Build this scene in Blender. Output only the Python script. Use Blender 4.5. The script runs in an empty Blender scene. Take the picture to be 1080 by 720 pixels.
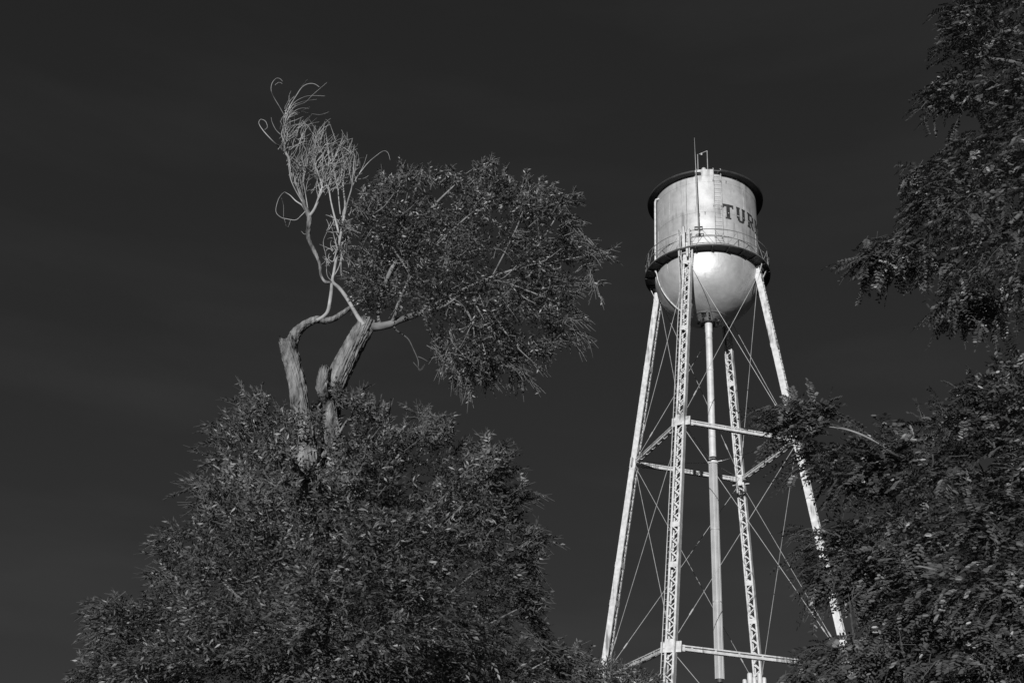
import bpy, math, random
import numpy as np
from math import sin, cos, pi, atan2, radians, sqrt
from mathutils import Vector, Matrix, noise

rng = np.random.default_rng(7)
random.seed(7)
scene = bpy.context.scene
COL = scene.collection

# ------------------------------------------------------------------ camera
F, PITCH, ROLL = 1109.3, 0.4802, 0.066
CAMZ = 1.62
cam_d = bpy.data.cameras.new('camera')
cam_d.sensor_width = 36.0
cam_d.lens = 36.0 * F / 1080.0
cam_d.clip_end = 9000
cam = bpy.data.objects.new('camera', cam_d)
COL.objects.link(cam)
cam.matrix_world = (Matrix.Translation((0, 0, CAMZ)) @ Matrix.Rotation(pi / 2 + PITCH, 4, 'X')
                    @ Matrix.Rotation(ROLL, 4, 'Z'))
scene.camera = cam


def ray(px, py):
    """world direction through a point of the photograph, scaled to y = 1"""
    X, U = px - 540.0, 360.0 - py
    x = X * cos(ROLL) - U * sin(ROLL)
    u = X * sin(ROLL) + U * cos(ROLL)
    y = F * cos(PITCH) - u * sin(PITCH)
    z = F * sin(PITCH) + u * cos(PITCH)
    return np.array([x / y, 1.0, z / y])


def at(px, py, Y):
    d = ray(px, py)
    return np.array([d[0] * Y, Y, CAMZ + d[2] * Y])


def at_arr(px, py, Y):
    X, U = px - 540.0, 360.0 - py
    x = X * cos(ROLL) - U * sin(ROLL)
    u = X * sin(ROLL) + U * cos(ROLL)
    y = F * cos(PITCH) - u * sin(PITCH)
    z = F * sin(PITCH) + u * cos(PITCH)
    return np.stack([x / y * Y, Y, CAMZ + z / y * Y], -1)


# ------------------------------------------------------------------ world and sun
SUN_BEAR, SUN_EL = radians(197.0), radians(6.5)
world = bpy.data.worlds.new('World')
scene.world = world
world.use_nodes = True
nt = world.node_tree
bg = nt.nodes['Background']
sky = nt.nodes.new('ShaderNodeTexSky')
sky.sky_type = 'NISHITA'
sky.sun_disc = False
sky.sun_elevation = SUN_EL
sky.sun_rotation = SUN_BEAR
sky.air_density = 1.0
sky.dust_density = 0.2
# black-and-white film behind a deep red filter: only the red of the sky, held down
sep = nt.nodes.new('ShaderNodeSeparateColor')
nt.links.new(sky.outputs[0], sep.inputs[0])
gam = nt.nodes.new('ShaderNodeMath'); gam.operation = 'POWER'; gam.inputs[1].default_value = 0.45
nt.links.new(sep.outputs[0], gam.inputs[0])
tc = nt.nodes.new('ShaderNodeTexCoord')
mp = nt.nodes.new('ShaderNodeMapping'); mp.inputs['Scale'].default_value = (1.5, 1.5, 7.0)
nt.links.new(tc.outputs['Generated'], mp.inputs[0])
nz = nt.nodes.new('ShaderNodeTexNoise'); nz.inputs['Scale'].default_value = 1.6
nz.inputs['Detail'].default_value = 5.0
nt.links.new(mp.outputs[0], nz.inputs[0])
mr = nt.nodes.new('ShaderNodeMapRange')
mr.inputs[1].default_value = 0.45; mr.inputs[2].default_value = 0.8
mr.inputs[3].default_value = 1.0; mr.inputs[4].default_value = 1.4
nt.links.new(nz.outputs[0], mr.inputs[0])
m1 = nt.nodes.new('ShaderNodeMath'); m1.operation = 'MULTIPLY'
nt.links.new(gam.outputs[0], m1.inputs[0]); nt.links.new(mr.outputs[0], m1.inputs[1])
m2 = nt.nodes.new('ShaderNodeMath'); m2.operation = 'MULTIPLY'; m2.inputs[1].default_value = 0.215
nt.links.new(m1.outputs[0], m2.inputs[0])
nt.links.new(m2.outputs[0], bg.inputs[0])
bg.inputs[1].default_value = 0.10

sd = bpy.data.lights.new('sun', 'SUN')
sd.energy = 5.0
sd.angle = radians(0.5)
sd.color = (1.0, 1.0, 1.0)
so = bpy.data.objects.new('sun', sd)
COL.objects.link(so)
sdir = Vector((sin(SUN_BEAR) * cos(SUN_EL), cos(SUN_BEAR) * cos(SUN_EL), sin(SUN_EL)))
so.rotation_euler = sdir.to_track_quat('Z', 'Y').to_euler()
so.location = (-20, -40, 30)

vs = scene.view_settings
vs.view_transform = 'Standard'; vs.look = 'None'; vs.gamma = 1.0; vs.exposure = 0.0
vs.use_curve_mapping = False


# ------------------------------------------------------------------ materials (all greys: a black-and-white picture)
def mat(name, v0, v1, rough=0.6, scale=4.0, stretch=(1, 1, 1), bump=0.0, bump_scale=None, spec=0.5,
        streak=None, detail=6.0, wave=False, metallic=0.0):
    m = bpy.data.materials.new(name)
    m.use_nodes = True
    t = m.node_tree; N = t.nodes; L = t.links
    b = N['Principled BSDF']
    b.inputs['Roughness'].default_value = rough
    b.inputs['Specular IOR Level'].default_value = spec
    b.inputs['Metallic'].default_value = metallic
    c = N.new('ShaderNodeTexCoord'); mpn = N.new('ShaderNodeMapping')
    mpn.inputs['Scale'].default_value = stretch
    L.new(c.outputs['Object'], mpn.inputs[0])
    n = N.new('ShaderNodeTexNoise'); n.inputs['Scale'].default_value = scale
    n.inputs['Detail'].default_value = detail; n.inputs['Roughness'].default_value = 0.62
    L.new(mpn.outputs[0], n.inputs[0])
    r = N.new('ShaderNodeValToRGB')
    r.color_ramp.elements[0].position = 0.32; r.color_ramp.elements[0].color = (v0, v0, v0, 1)
    r.color_ramp.elements[1].position = 0.68; r.color_ramp.elements[1].color = (v1, v1, v1, 1)
    L.new(n.outputs[0], r.inputs[0])
    out = r.outputs[0]
    if streak:
        # vertical runs of dirt and rust
        sv, sscale, lo, hi = streak
        mp2 = N.new('ShaderNodeMapping'); mp2.inputs['Scale'].default_value = (1, 1, 0.07)
        L.new(c.outputs['Object'], mp2.inputs[0])
        n2 = N.new('ShaderNodeTexNoise'); n2.inputs['Scale'].default_value = sscale
        n2.inputs['Detail'].default_value = 4
        L.new(mp2.outputs[0], n2.inputs[0])
        n3 = N.new('ShaderNodeTexNoise'); n3.inputs['Scale'].default_value = 0.8
        L.new(c.outputs['Object'], n3.inputs[0])
        mm = N.new('ShaderNodeMath'); mm.operation = 'MULTIPLY'
        L.new(n2.outputs[0], mm.inputs[0]); L.new(n3.outputs[0], mm.inputs[1])
        r2 = N.new('ShaderNodeMapRange')
        r2.inputs[1].default_value = lo; r2.inputs[2].default_value = hi
        L.new(mm.outputs[0], r2.inputs[0])
        mx = N.new('ShaderNodeMix'); mx.data_type = 'RGBA'
        L.new(r2.outputs[0], mx.inputs[0]); L.new(out, mx.inputs[6])
        mx.inputs[7].default_value = (sv, sv, sv, 1)
        out = mx.outputs[2]
    L.new(out, b.inputs['Base Color'])
    if bump:
        n4 = N.new('ShaderNodeTexNoise'); n4.inputs['Scale'].default_value = bump_scale or scale
        n4.inputs['Detail'].default_value = 8
        L.new(mpn.outputs[0], n4.inputs[0])
        bp = N.new('ShaderNodeBump'); bp.inputs['Strength'].default_value = 1.0
        bp.inputs['Distance'].default_value = bump
        L.new(n4.outputs[0], bp.inputs['Height'])
        L.new(bp.outputs[0], b.inputs['Normal'])
    return m


M = {}
M['tank'] = mat('white_tank_paint', 0.38, 0.55, rough=0.5, metallic=0.38, scale=1.2, bump=0.02, bump_scale=0.9, spec=0.5,
                streak=(0.26, 5.0, 0.29, 0.42))
M['bowl'] = mat('white_bowl_paint', 0.36, 0.54, rough=0.5, metallic=0.4, scale=0.9, bump=0.06, bump_scale=0.8, spec=0.6, streak=(0.28, 4.0, 0.36, 0.50))
M['steel'] = mat('white_steel_paint', 0.36, 0.58, rough=0.55, scale=4.0, bump=0.004, bump_scale=20, streak=(0.16, 9.0, 0.30, 0.40))
M['worn'] = mat('worn_steel_paint', 0.12, 0.72, rough=0.6, scale=3.0, bump=0.004, bump_scale=20)
M['rod'] = mat('rod_steel', 0.22, 0.40, rough=0.5, scale=1.5)
M['dark'] = mat('dark_steel', 0.02, 0.06, rough=0.6, scale=3)
M['eave'] = mat('underside_shade_steel', 0.008, 0.03, rough=0.6, scale=2)  # near-black: the shade under eave and balcony is put into the colour
M['rail'] = mat('rail_steel', 0.10, 0.28, rough=0.6, scale=0.6)
M['letter'] = mat('faded_letter_paint', 0.012, 0.04, rough=0.6, scale=5)
M['lad'] = mat('ladder_paint', 0.25, 0.5, rough=0.5, scale=3)
M['riser'] = mat('riser_paint', 0.40, 0.54, rough=0.5, scale=3)
M['jacket'] = mat('riser_jacket', 0.26, 0.33, rough=0.45, scale=2, metallic=0.0)
M['bark'] = mat('elm_bark', 0.015, 0.26, rough=0.9, scale=10, stretch=(1, 1, 0.3), bump=0.03, bump_scale=30, spec=0.1)
M['dead'] = mat('dead_wood', 0.09, 0.42, rough=0.8, scale=2.2, bump=0.004, bump_scale=20, spec=0.2)
M['twig'] = mat('live_twig', 0.04, 0.12, rough=0.8, scale=4, spec=0.2)
M['twig2'] = mat('pale_twig', 0.07, 0.24, rough=0.8, scale=4, spec=0.2)
M['leaf'] = mat('elm_leaf', 0.03, 0.105, rough=0.52, scale=1.7, spec=0.7, detail=3)
M['leaf2'] = mat('small_elm_leaf', 0.026, 0.095, rough=0.48, scale=2.2, spec=0.8, detail=3)
M['locust'] = mat('locust_leaf', 0.03, 0.09, rough=0.48, scale=2.0, spec=0.7, detail=3)
M['ground'] = mat('grass_ground', 0.03, 0.08, rough=0.95, scale=0.5, bump=0.03, bump_scale=6)
M['concrete'] = mat('concrete', 0.28, 0.4, rough=0.9, scale=3, bump=0.004)


# ------------------------------------------------------------------ mesh helpers
class MB:
    def __init__(s):
        s.v = []; s.f = []; s.n = 0

    def add(s, verts, faces):
        s.v.append(np.asarray(verts, float).reshape(-1, 3))
        s.f += [tuple(i + s.n for i in f) for f in faces]
        s.n += len(verts)

    def box(s, c, ax, ay, az, hx, hy, hz):
        c, ax, ay, az = [np.asarray(q, float) for q in (c, ax, ay, az)]
        V = [c + ax * hx * i + ay * hy * j + az * hz * k for i in (-1, 1) for j in (-1, 1) for k in (-1, 1)]
        s.add(V, [(0, 1, 3, 2), (4, 6, 7, 5), (0, 4, 5, 1), (2, 3, 7, 6), (0, 2, 6, 4), (1, 5, 7, 3)])

    def bar(s, a, b, side, w, t):
        """flat bar from a to b; w across (towards side), t the other way"""
        a, b = np.asarray(a, float), np.asarray(b, float)
        d = b - a; L = np.linalg.norm(d); d /= L
        side = np.asarray(side, float); side = side - d * side.dot(d); side /= np.linalg.norm(side)
        s.box((a + b) / 2, d, side, np.cross(d, side), L / 2, w / 2, t / 2)

    def tube(s, pts, rad, segs=8, smooth=0, wob=0.0, cap=True, furrow=0.0, jag=0.0):
        P = np.asarray(pts, float)
        R = np.full(len(P), rad, float) if np.isscalar(rad) else np.asarray(rad, float)
        if smooth:
            P, R = catmull(P, R, smooth)
        n = len(P)
        T = np.gradient(P, axis=0); T /= np.linalg.norm(T, axis=1)[:, None] + 1e-12
        u = np.cross(T[0], (0.3, 0.2, 1.0))
        if np.linalg.norm(u) < 1e-3: u = np.cross(T[0], (1, 0, 0))
        u /= np.linalg.norm(u)
        V = []
        arcl = np.concatenate([[0], np.cumsum(np.linalg.norm(np.diff(P, axis=0), axis=1))])
        ang = np.linspace(0, 2 * pi, segs, endpoint=False)
        for i in range(n):
            u = u - T[i] * u.dot(T[i]); u /= np.linalg.norm(u)
            w = np.cross(T[i], u)
            rr = R[i] * np.ones(segs)
            if wob:
                rr = rr * np.array([1 + wob * (noise.noise(Vector((cos(a) * 2.2 + 7, sin(a) * 2.2, i * 0.22)))
                                    + 0.7 * noise.noise(Vector((cos(a) * 6, sin(a) * 6 + 3, i * 0.13)))) for a in ang])
            if furrow:
                for j_, a in enumerate(ang):
                    tw = a + i * .012
                    q1 = noise.noise(Vector((cos(tw) * 5.5, sin(tw) * 5.5, arcl[i] * 2.6)))
                    q2 = noise.noise(Vector((cos(tw) * 13 + 5, sin(tw) * 13, arcl[i] * 6.0)))
                    rr[j_] += furrow * (1.0 - 3.2 * min(.5, abs(q1)) ) * .6 + furrow * .9 * q2
            if jag and i >= n - 2:
                ax_ = np.array([noise.noise(Vector((cos(a) * 2.5, sin(a) * 2.5, 4.1 + i))) for a in ang])
                V.append(P[i] + T[i] * (ax_ * jag)[:, None] + np.outer(np.cos(ang) * rr, u) + np.outer(np.sin(ang) * rr, w))
                continue
            V.append(P[i] + np.outer(np.cos(ang) * rr, u) + np.outer(np.sin(ang) * rr, w))
        V = np.concatenate(V)
        fs = []
        for i in range(n - 1):
            for k in range(segs):
                k2 = (k + 1) % segs
                fs.append((i * segs + k, i * segs + k2, (i + 1) * segs + k2, (i + 1) * segs + k))
        if cap:
            fs.append(tuple(range(segs))[::-1]); fs.append(tuple((n - 1) * segs + k for k in range(segs)))
        s.add(V, fs)

    def lathe(s, cx, cy, prof, segs=96, a0=0.0, a1=2 * pi):
        full = abs(a1 - a0 - 2 * pi) < 1e-6
        m = segs if full else segs + 1
        A = np.linspace(a0, a1, segs, endpoint=False) if full else np.linspace(a0, a1, segs + 1)
        V = [(cx + r * cos(a), cy + r * sin(a), z) for r, z in prof for a in A]
        fs = []
        for i in range(len(prof) - 1):
            for k in range(segs):
                k2 = (k + 1) % m
                fs.append((i * m + k, i * m + k2, (i + 1) * m + k2, (i + 1) * m + k))
        s.add(V, fs)

    def sphere(s, c, r, segs=16):
        prof = [(max(1e-4, r * cos(t)), c[2] + r * sin(t)) for t in np.linspace(-pi / 2, pi / 2, segs)]
        s.lathe(c[0], c[1], prof, segs)

    def build(s, name, m, parent=None, smooth=False, origin=None):
        me = bpy.data.meshes.new(name)
        V = np.concatenate(s.v)
        if origin is not None: V = V - np.asarray(origin)
        me.from_pydata(V.tolist(), [], s.f)
        me.materials.append(m)
        if smooth: me.polygons.foreach_set('use_smooth', [True] * len(me.polygons))
        me.update()
        o = bpy.data.objects.new(name, me)
        COL.objects.link(o)
        if parent is not None:
            o.parent = parent
        if origin is not None:
            o.location = origin
        return o


def catmull(P, R, k):
    n = len(P); out = []; rr = []
    for i in range(n - 1):
        p0 = P[max(i - 1, 0)]; p1 = P[i]; p2 = P[i + 1]; p3 = P[min(i + 2, n - 1)]
        for j in range(k):
            t = j / k
            out.append(0.5 * ((2 * p1) + (-p0 + p2) * t + (2 * p0 - 5 * p1 + 4 * p2 - p3) * t * t
                              + (-p0 + 3 * p1 - 3 * p2 + p3) * t ** 3))
            rr.append(R[i] * (1 - t) + R[i + 1] * t)
    out.append(P[-1]); rr.append(R[-1])
    return np.array(out), np.array(rr)


def thing(name, label, cat, loc, group=None):
    """an Empty at the thing's base; children are modelled in world coordinates and shifted by the base"""
    o = bpy.data.objects.new(name, None)
    o.empty_display_size = 0.5
    COL.objects.link(o)
    o.location = loc
    o['label'] = label; o['category'] = cat
    if group: o['group'] = group
    return o


def child(mb, name, m, root, smooth=False, sub=None):
    """mesh in world coordinates -> part of root (or sub-part of sub)"""
    par = sub if sub is not None else root
    off = np.array(root.location)
    mb.v = [v - off for v in mb.v]
    return mb.build(name, m, par, smooth)


# ------------------------------------------------------------------ ground
g = MB()
n = 60
xs = np.linspace(-1, 1, n); xs = np.sign(xs) * np.abs(xs) ** 3 * 3500
V = []
for y in xs:
    for x in xs:
        d = sqrt(x * x + (y - 30) ** 2)
        h = 0.0 if d < 80 else min(d - 80, 400) / 400 * 4 * noise.noise(Vector((x / 300, y / 300, 0)))
        V.append((x, y, h))
g.add(V, [(j * n + i, j * n + i + 1, (j + 1) * n + i + 1, (j + 1) * n + i) for j in range(n - 1) for i in range(n - 1)])
o = g.build('ground', M['ground']); o['kind'] = 'structure'

# ------------------------------------------------------------------ water tower
S = 3.1
AZT, D = 0.2091, 18.2746 * S
AX, AY = D * sin(AZT), D * cos(AZT)
Z = lambda u: u * S + CAMZ
zB, zA, zb, ze = Z(3.3871), Z(7.2968), Z(11.023), Z(12.8003)
R0, SL = 1.0111 * S, 0.1446
LAZ = 0.3399
base = atan2(-AY, -AX)               # towards the camera; angles grow to the right in the picture
ZG = 0.35                             # top of the footings
tower = thing('water_tower', 'tall white steel water tower on four lattice legs, dark letters on its round tank', 'water tower', (AX, AY, 0))
X1 = lambda r, a, z: np.array([AX + r * cos(a), AY + r * sin(a), z])
UP = np.array([0, 0, 1.0])


def legp(k, z):
    return X1(R0 + SL * (zb - z), base - LAZ + k * pi / 2, z)


# tank wall
S0 = S; S = S * 1.03
prof = [(S, zb - 0.02)]
mb = MB()
mb.lathe(AX, AY, [(S, zb - 0.03), (S, ze - 0.02)], 128)
zm = zb + (ze - zb) * 0.5
wall = child(mb, 'tank_wall', M['tank'], tower, True)
seam = MB()
for z in (zb + 0.35, zm, ze - 0.55):
    seam.lathe(AX, AY, [(S - .01, z - .03), (S + .012, z - .03), (S + .012, z + .03), (S - .01, z + .03)], 128)
for i in range(8):
    a = base - 0.36 + i * pi / 4
    for (z0, z1, da) in ((zb + .38, zm - .03, 0), (zm + .03, ze - .58, 0.4)):
        c = X1(S + .0, a + da, (z0 + z1) / 2)
        er = np.array([cos(a + da), sin(a + da), 0])
        seam.box(c, er, np.cross(UP, er), UP, .010, .02, (z1 - z0) / 2 - .002)
child(seam, 'weld_seam', M['tank'], tower, sub=wall)

# hemispherical bowl
HB = 0.9773 * S0
mb = MB()
prof = [(max(0.002, S * max(0, cos(t)) ** .88), zb - 0.03 - HB * sin(t)) for t in np.linspace(0.0, pi / 2, 48)]
mb.lathe(AX, AY, prof, 128)
bowl = child(mb, 'tank_bowl', M['bowl'], tower, True)
seam = MB()
for i in range(12):
    a = base - 0.30 + i * pi / 6
    pts = [X1(S * cos(t) + .002, a, zb - .03 - HB * sin(t) - .002) for t in np.linspace(.06, 1.2, 22)]
    seam.tube(pts, .011, 5)
seam.lathe(AX, AY, [(S * cos(1.2) + .01, zb - .03 - HB * sin(1.2) + .02), (S * cos(1.2) + .03, zb - .06 - HB * sin(1.2)),
                    (S * cos(1.23), zb - .09 - HB * sin(1.23))], 96)
child(seam, 'weld_seam', M['bowl'], tower, sub=bowl)
mb = MB()
zp = zb - 0.03 - HB
mb.lathe(AX, AY, [(1.0, zp + .15), (.97, zp + .10), (.5, zp - .05), (.26, zp - .14)], 48)
child(mb, 'outlet_plate', M['bowl'], tower); mb = MB(); mb.lathe(AX, AY, [(.34, zp - .18), (.42, zp - .17), (.42, zp - .09), (.34, zp - .08)], 40)
for i in range(10):
    a = i * pi / 5 + .2
    mb.box(X1(.62, a, zp - .04), (cos(a), sin(a), 0), (-sin(a), cos(a), 0), UP, .05, .05, .06)
mb.box(X1(1.0, base - .28, zp + .20), (cos(base), sin(base), 0), (-sin(base), cos(base), 0), UP, .10, .14, .16)
mb.box(X1(1.05, base + .05, zp + .22), (cos(base), sin(base), 0), (-sin(base), cos(base), 0), UP, .05, .05, .22)
child(mb, 'outlet_flange', M['dark'], tower)

# roof: cone with a wide eave, notched for the hatch box
RE = 1.1677 * S0
NA0, NA1 = base - 0.165, base + 0.285
mb = MB()
A = lambda a0, a1, prof, segs: mb.lathe(AX, AY, prof, segs, a0, a1)
A(NA1, NA0 + 2 * pi, [(S - .02, ze - .04), (RE - .02, ze - .04), (RE, ze - .07), (RE + .015, ze - .07), (RE + .015, ze + .03), (S, ze + .10), (.3, ze + .55), (.01, ze + .6)], 110)
A(NA0, NA1, [(S - .25, ze - .02), (S - .25, ze + .12), (.3, ze + .55), (.01, ze + .6)], 12)
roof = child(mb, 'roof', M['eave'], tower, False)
rim = MB()
rim.lathe(AX, AY, [(RE + .016, ze + .03), (RE + .03, ze + .035), (RE + .016, ze + .045)], 110, NA1, NA0 + 2 * pi)
child(rim, 'eave_trim', M['rod'], tower, sub=roof)
# hatch box rising through the eave
mb = MB()
a0, a1 = base - .165, base + .17
mb.lathe(AX, AY, [(S - .3, ze - .1), (S + .012, ze - .1), (S + .012, ze + .36), (S - .3, ze + .36)], 10, a0, a1)
for a in (a0, a1):
    er = np.array([cos(a), sin(a), 0]); 
    mb.box(X1(S - .14, a, ze + .13), er, np.cross(UP, er), UP, .16, .01, .228)
child(mb, 'roof_hatch', M['tank'], tower)
mb = MB()
er = np.array([cos(base), sin(base), 0]); et = np.cross(UP, er)
for s_ in (-1, 1):
    mb.box(X1(S + .10, base - .11, ze + .02 + s_ * .05), er, et, UP, .06, .17 , .018)
    mb.box(X1(S + .06, base - .11 + s_ * .05, ze + .02), er, et, UP, .05, .03, .05)
child(mb, 'mast_bracket', M['dark'], tower)


# finial ball and light frame at the apex
def axis_z(py):
    lo, hi = -5.0, ze + 12
    for _ in range(50):
        m_ = (lo + hi) / 2
        y_, z_ = AY, m_ - CAMZ
        d_ = y_ * cos(PITCH) + z_ * sin(PITCH); u_ = -y_ * sin(PITCH) + z_ * cos(PITCH)
        X_ = F * AX / d_; U_ = F * u_ / d_
        U2 = -X_ * sin(ROLL) + U_ * cos(ROLL)
        if 360 - U2 > py: lo = m_
        else: hi = m_
    return lo


zf = axis_z(179.0)
mb = MB()
mb.sphere((AX, AY, zf), .15)
mb.tube([(AX, AY, ze + .5), (AX, AY, zf)], .06, 10)
child(mb, 'finial', M['steel'], tower, True)
mb = MB()
zt = axis_z(160.0)
pl = np.array([AX, AY, 0]) - et * .36; pr = np.array([AX, AY, 0]) + et * .26
mb.tube([pl + UP * (ze + .45), pl + UP * (zt - .2)], .025, 6)
mb.tube([pr + UP * (ze + .45), pr + UP * (zt + .05)], .028, 6)
mb.tube([pl + UP * (zt - .2) + et * .08, pr + UP * (zt + .05)], .02, 6)
for z in (ze + .75, ze + 1.05):
    mb.tube([pl + UP * z, pl + UP * z - et * .15], .02, 6)
mb.box(pl * .6 + pr * .4 + UP * (zt - .22), et, er, UP, .05, .05, .09)
mb.tube([pl + UP * (zf - .1) - et * .15, pl + UP * (zf - .1) + et * .22], .035, 6)
mb.tube([pl + UP * (zf + .05) - et * .12, pl + UP * (zf - .25) - et * .12], .035, 6)
child(mb, 'beacon_frame', M['rod'], tower)

# balcony
RB = 1.2264 * S0
mb = MB()
mb.lathe(AX, AY, [(S - .01, zb - .06), (RB - .01, zb - .06), (RB - .01, zb - .08), (RB, zb - .08), (RB, zb + .02), (S - .01, zb + .03)], 128)
for i in range(24):
    a = base + .1 + i * pi / 12
    e = np.array([cos(a), sin(a), 0])
    mb.box(X1((S + RB) / 2, a, zb - .10), e, np.cross(UP, e), UP, (RB - S) / 2 - .02, .03, .045)
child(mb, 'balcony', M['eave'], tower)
mb = MB()
mb.lathe(AX, AY, [(RB + .002, zb + .01), (RB + .012, zb + .01), (RB + .012, zb + .04), (RB - .05, zb + .04)], 128)
child(mb, 'balcony_rim', M['rail'], tower)

# railing: two rails, posts and crossed braces, a gap where the leg ladder comes up
gap0, gap1 = base - .40 - .02, base - .25
mb = MB()
RR = RB - .03
NP = 16
span = 2 * pi - (gap1 - gap0)
for z, r_ in ((zb + 1.10, .026), (zb + .58, .02)):
    A_ = np.linspace(gap1, gap0 + 2 * pi, 120)
    mb.tube([X1(RR, a, z) for a in A_], r_, 6)
for i in range(NP + 1):
    a = gap1 + span * i / NP
    e = np.array([cos(a), sin(a), 0]); t_ = np.cross(UP, e)
    if i % 2 == 0: mb.box(X1(RR, a, zb + .57), e, t_, UP, .012, .014, .54)
    if i < NP:
        a2 = gap1 + span * (i + 1) / NP; am = (a + a2) / 2
        def arc(s0, z0, s1, z1):
            return [X1(RR, s0 + (s1 - s0) * q, z0 + (z1 - z0) * q) for q in np.linspace(0, 1, 8)]
        if i % 2 == 0:
            mb.tube(arc(a, zb + .05, am, zb + 1.08), .013, 5)
            mb.tube(arc(am, zb + 1.08, a2, zb + .05), .013, 5)
        else:
            mb.tube(arc(a, zb + 1.08, am, zb + .05), .013, 5)
            mb.tube(arc(am, zb + .05, a2, zb + 1.08), .013, 5)
    mb.box(X1(RR, (a + a + span / NP) / 2, zb + .58), t_, e, UP, .07, .02, .022)
child(mb, 'railing', M['rail'], tower)

# tank ladder
mb = MB()
la0, la1 = base + .170, base + .305
for a in (la0, la1):
    pts = [X1(S + .20, a, zb + .04), X1(S + .20, a, ze + .30), X1(S + .05, a, ze + .42), X1(S - .5, a, ze + .42)]
    mb.tube(pts, .02, 6)
zz = zb + .25
while zz < ze + .3:
    mb.tube([X1(S + .20, la0, zz), X1(S + .20, la1, zz)], .011, 5)
    zz += .30
for z in (zb + .9, zm + .4, ze - .5):
    for a in (la0, la1):
        e = np.array([cos(a), sin(a), 0])
        mb.box(X1(S + .1, a, z), e, np.cross(UP, e), UP, .1, .03, .05)
child(mb, 'tank_ladder', M['lad'], tower)

# whip mast on the rail
mb = MB()
ma = base - .105
b0 = X1(RB + .06, ma, zb + 1.0); b1 = b0 + UP * 6.85 - et * .10
mb.tube([b0, (b0 + b1) / 2, b1], [.034, .028, .010], 8)
mast = child(mb, 'whip_mast', M['rod'], tower, True)
mb = MB()
c = X1(RB + .03, ma, zb + 1.14)
for s_ in (-1, 1):
    mb.box(c + UP * .09 * s_, et, er, UP, .24, .05, .022)
    mb.box(c + et * .22 * s_, et, er, UP, .02, .05, .11)
mb.box(c, et, er, UP, .06, .07, .09)
child(mb, 'mast_clamp', M['dark'], tower, sub=mast)

# cable down the wall, hooks and vents
mb = MB()
ca = base - .345
pts = [X1(S + .03, ca + .004 * sin(i * 1.7), z) for i, z in enumerate(np.linspace(ze - .06, zb + 1.7, 12))]
pts += [X1(S + .03, ca - .03, zb + 1.3), X1(S + .04, ca - .05, zb + .8), X1(S + .05, ca - .01, zb + .3)]
mb.tube(pts, .018, 6)
ca2 = base - .16
mb.tube([X1(S + .025, ca2, ze - .1), X1(S + .025, ca2 + .01, zm + .6), X1(S + .025, ca2 + .03, zm - .6), X1(S + .02, ca2 + .02, zb + .6)], .013, 6)
child(mb, 'cable', M['rail'], tower)
for a, z in ((base + .0, zm - .15), (base - .10, zm - .25), (base + .42, ze - .5), (base + .55, ze - .04), (base + .66, ze - .06), (base + .315, zm + .2)):
    e = np.array([cos(a), sin(a), 0]); mb = MB()
    mb.box(X1(S + .03, a, z), e, np.cross(UP, e), UP, .03, .02, .09)
    mb.box(X1(S + .075, a, z + .06), e, np.cross(UP, e), UP, .012, .03, .03)
    child(mb, 'wall_hook', M['rail'], tower)

# overflow pipe down the left side and under the bowl
mb = MB()
oa = base - 1.17
ztop = ze - .45
pts = [X1(S - .0, oa + .08, ztop + .02), X1(S + .14, oa + .03, ztop + .02), X1(S + .16, oa, ztop - .1)]
pts += [X1(S + .16, oa, z) for z in np.linspace(ztop - .5, zb - .15, 6)]
for t in np.linspace(.10, 1.25, 16):
    pts.append(X1((S + .09) * cos(t), oa + .0 * t, zb - .03 - (HB + .09) * sin(t)))
mb.tube(pts, [.062] * 9 + [.04] * 16, 8)
child(mb, 'overflow_pipe', M['steel'], tower, True)

# lettering TURKEY: slab strokes bent round the wall, each letter one piece
GL = {
 'T': [(0, .83, 1, 1), (.34, 0, .66, .86), (0, .74, .14, .86), (.86, .74, 1, .86), (.24, 0, .76, .10)],
 'U': [(.04, .24, .35, 1), (.65, .24, .96, 1), (.14, .08, .38, .24), (.62, .08, .86, .24), (.26, 0, .74, .14), (0, .9, .4, 1), (.6, .9, 1, 1)],
 'R': [(.1, 0, .36, 1), (.36, .87, .76, 1), (.36, .42, .74, .55), (.7, .5, .96, .9), (0, 0, .46, .1), (0, .9, .4, 1)],
 'K': [(.1, 0, .36, 1), (0, 0, .46, .1), (0, .9, .46, 1)],
 'E': [(.1, 0, .36, 1), (.36, .86, .95, 1), (.36, .43, .75, .57), (.36, 0, .95, .14)],
 'Y': [(.37, 0, .63, .45)],
}
DG = {'R': [((.48, .42), (.86, 0), .26)], 'K': [((.36, .45), (.9, 1), .24), ((.5, .55), (.92, 0), .26)],
      'Y': [((.5, .42), (.12, 1), .25), ((.5, .42), (.88, 1), .25)]}
# z of the letters from where the T stands
zl1 = ze - 2.13; LH = 1.06; LW = 0.222; PITCHL = 0.284
LETA = base + 0.335


def wallquad(mb, poly, off):
    """polygon in letter space (u,v) -> thin slab on the wall"""
    pts = []
    m_ = len(poly)
    for r_ in (S + .003 + off, S + .012 + off):
        for u, v in poly:
            pts.append(X1(r_, u0 + u * LW, zl1 - LH + v * LH))
    fs = [tuple(range(m_, 2 * m_))]
    for i in range(m_):
        j = (i + 1) % m_
        fs.append((i, j, m_ + j, m_ + i))
    mb.add(pts, fs)


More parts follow.
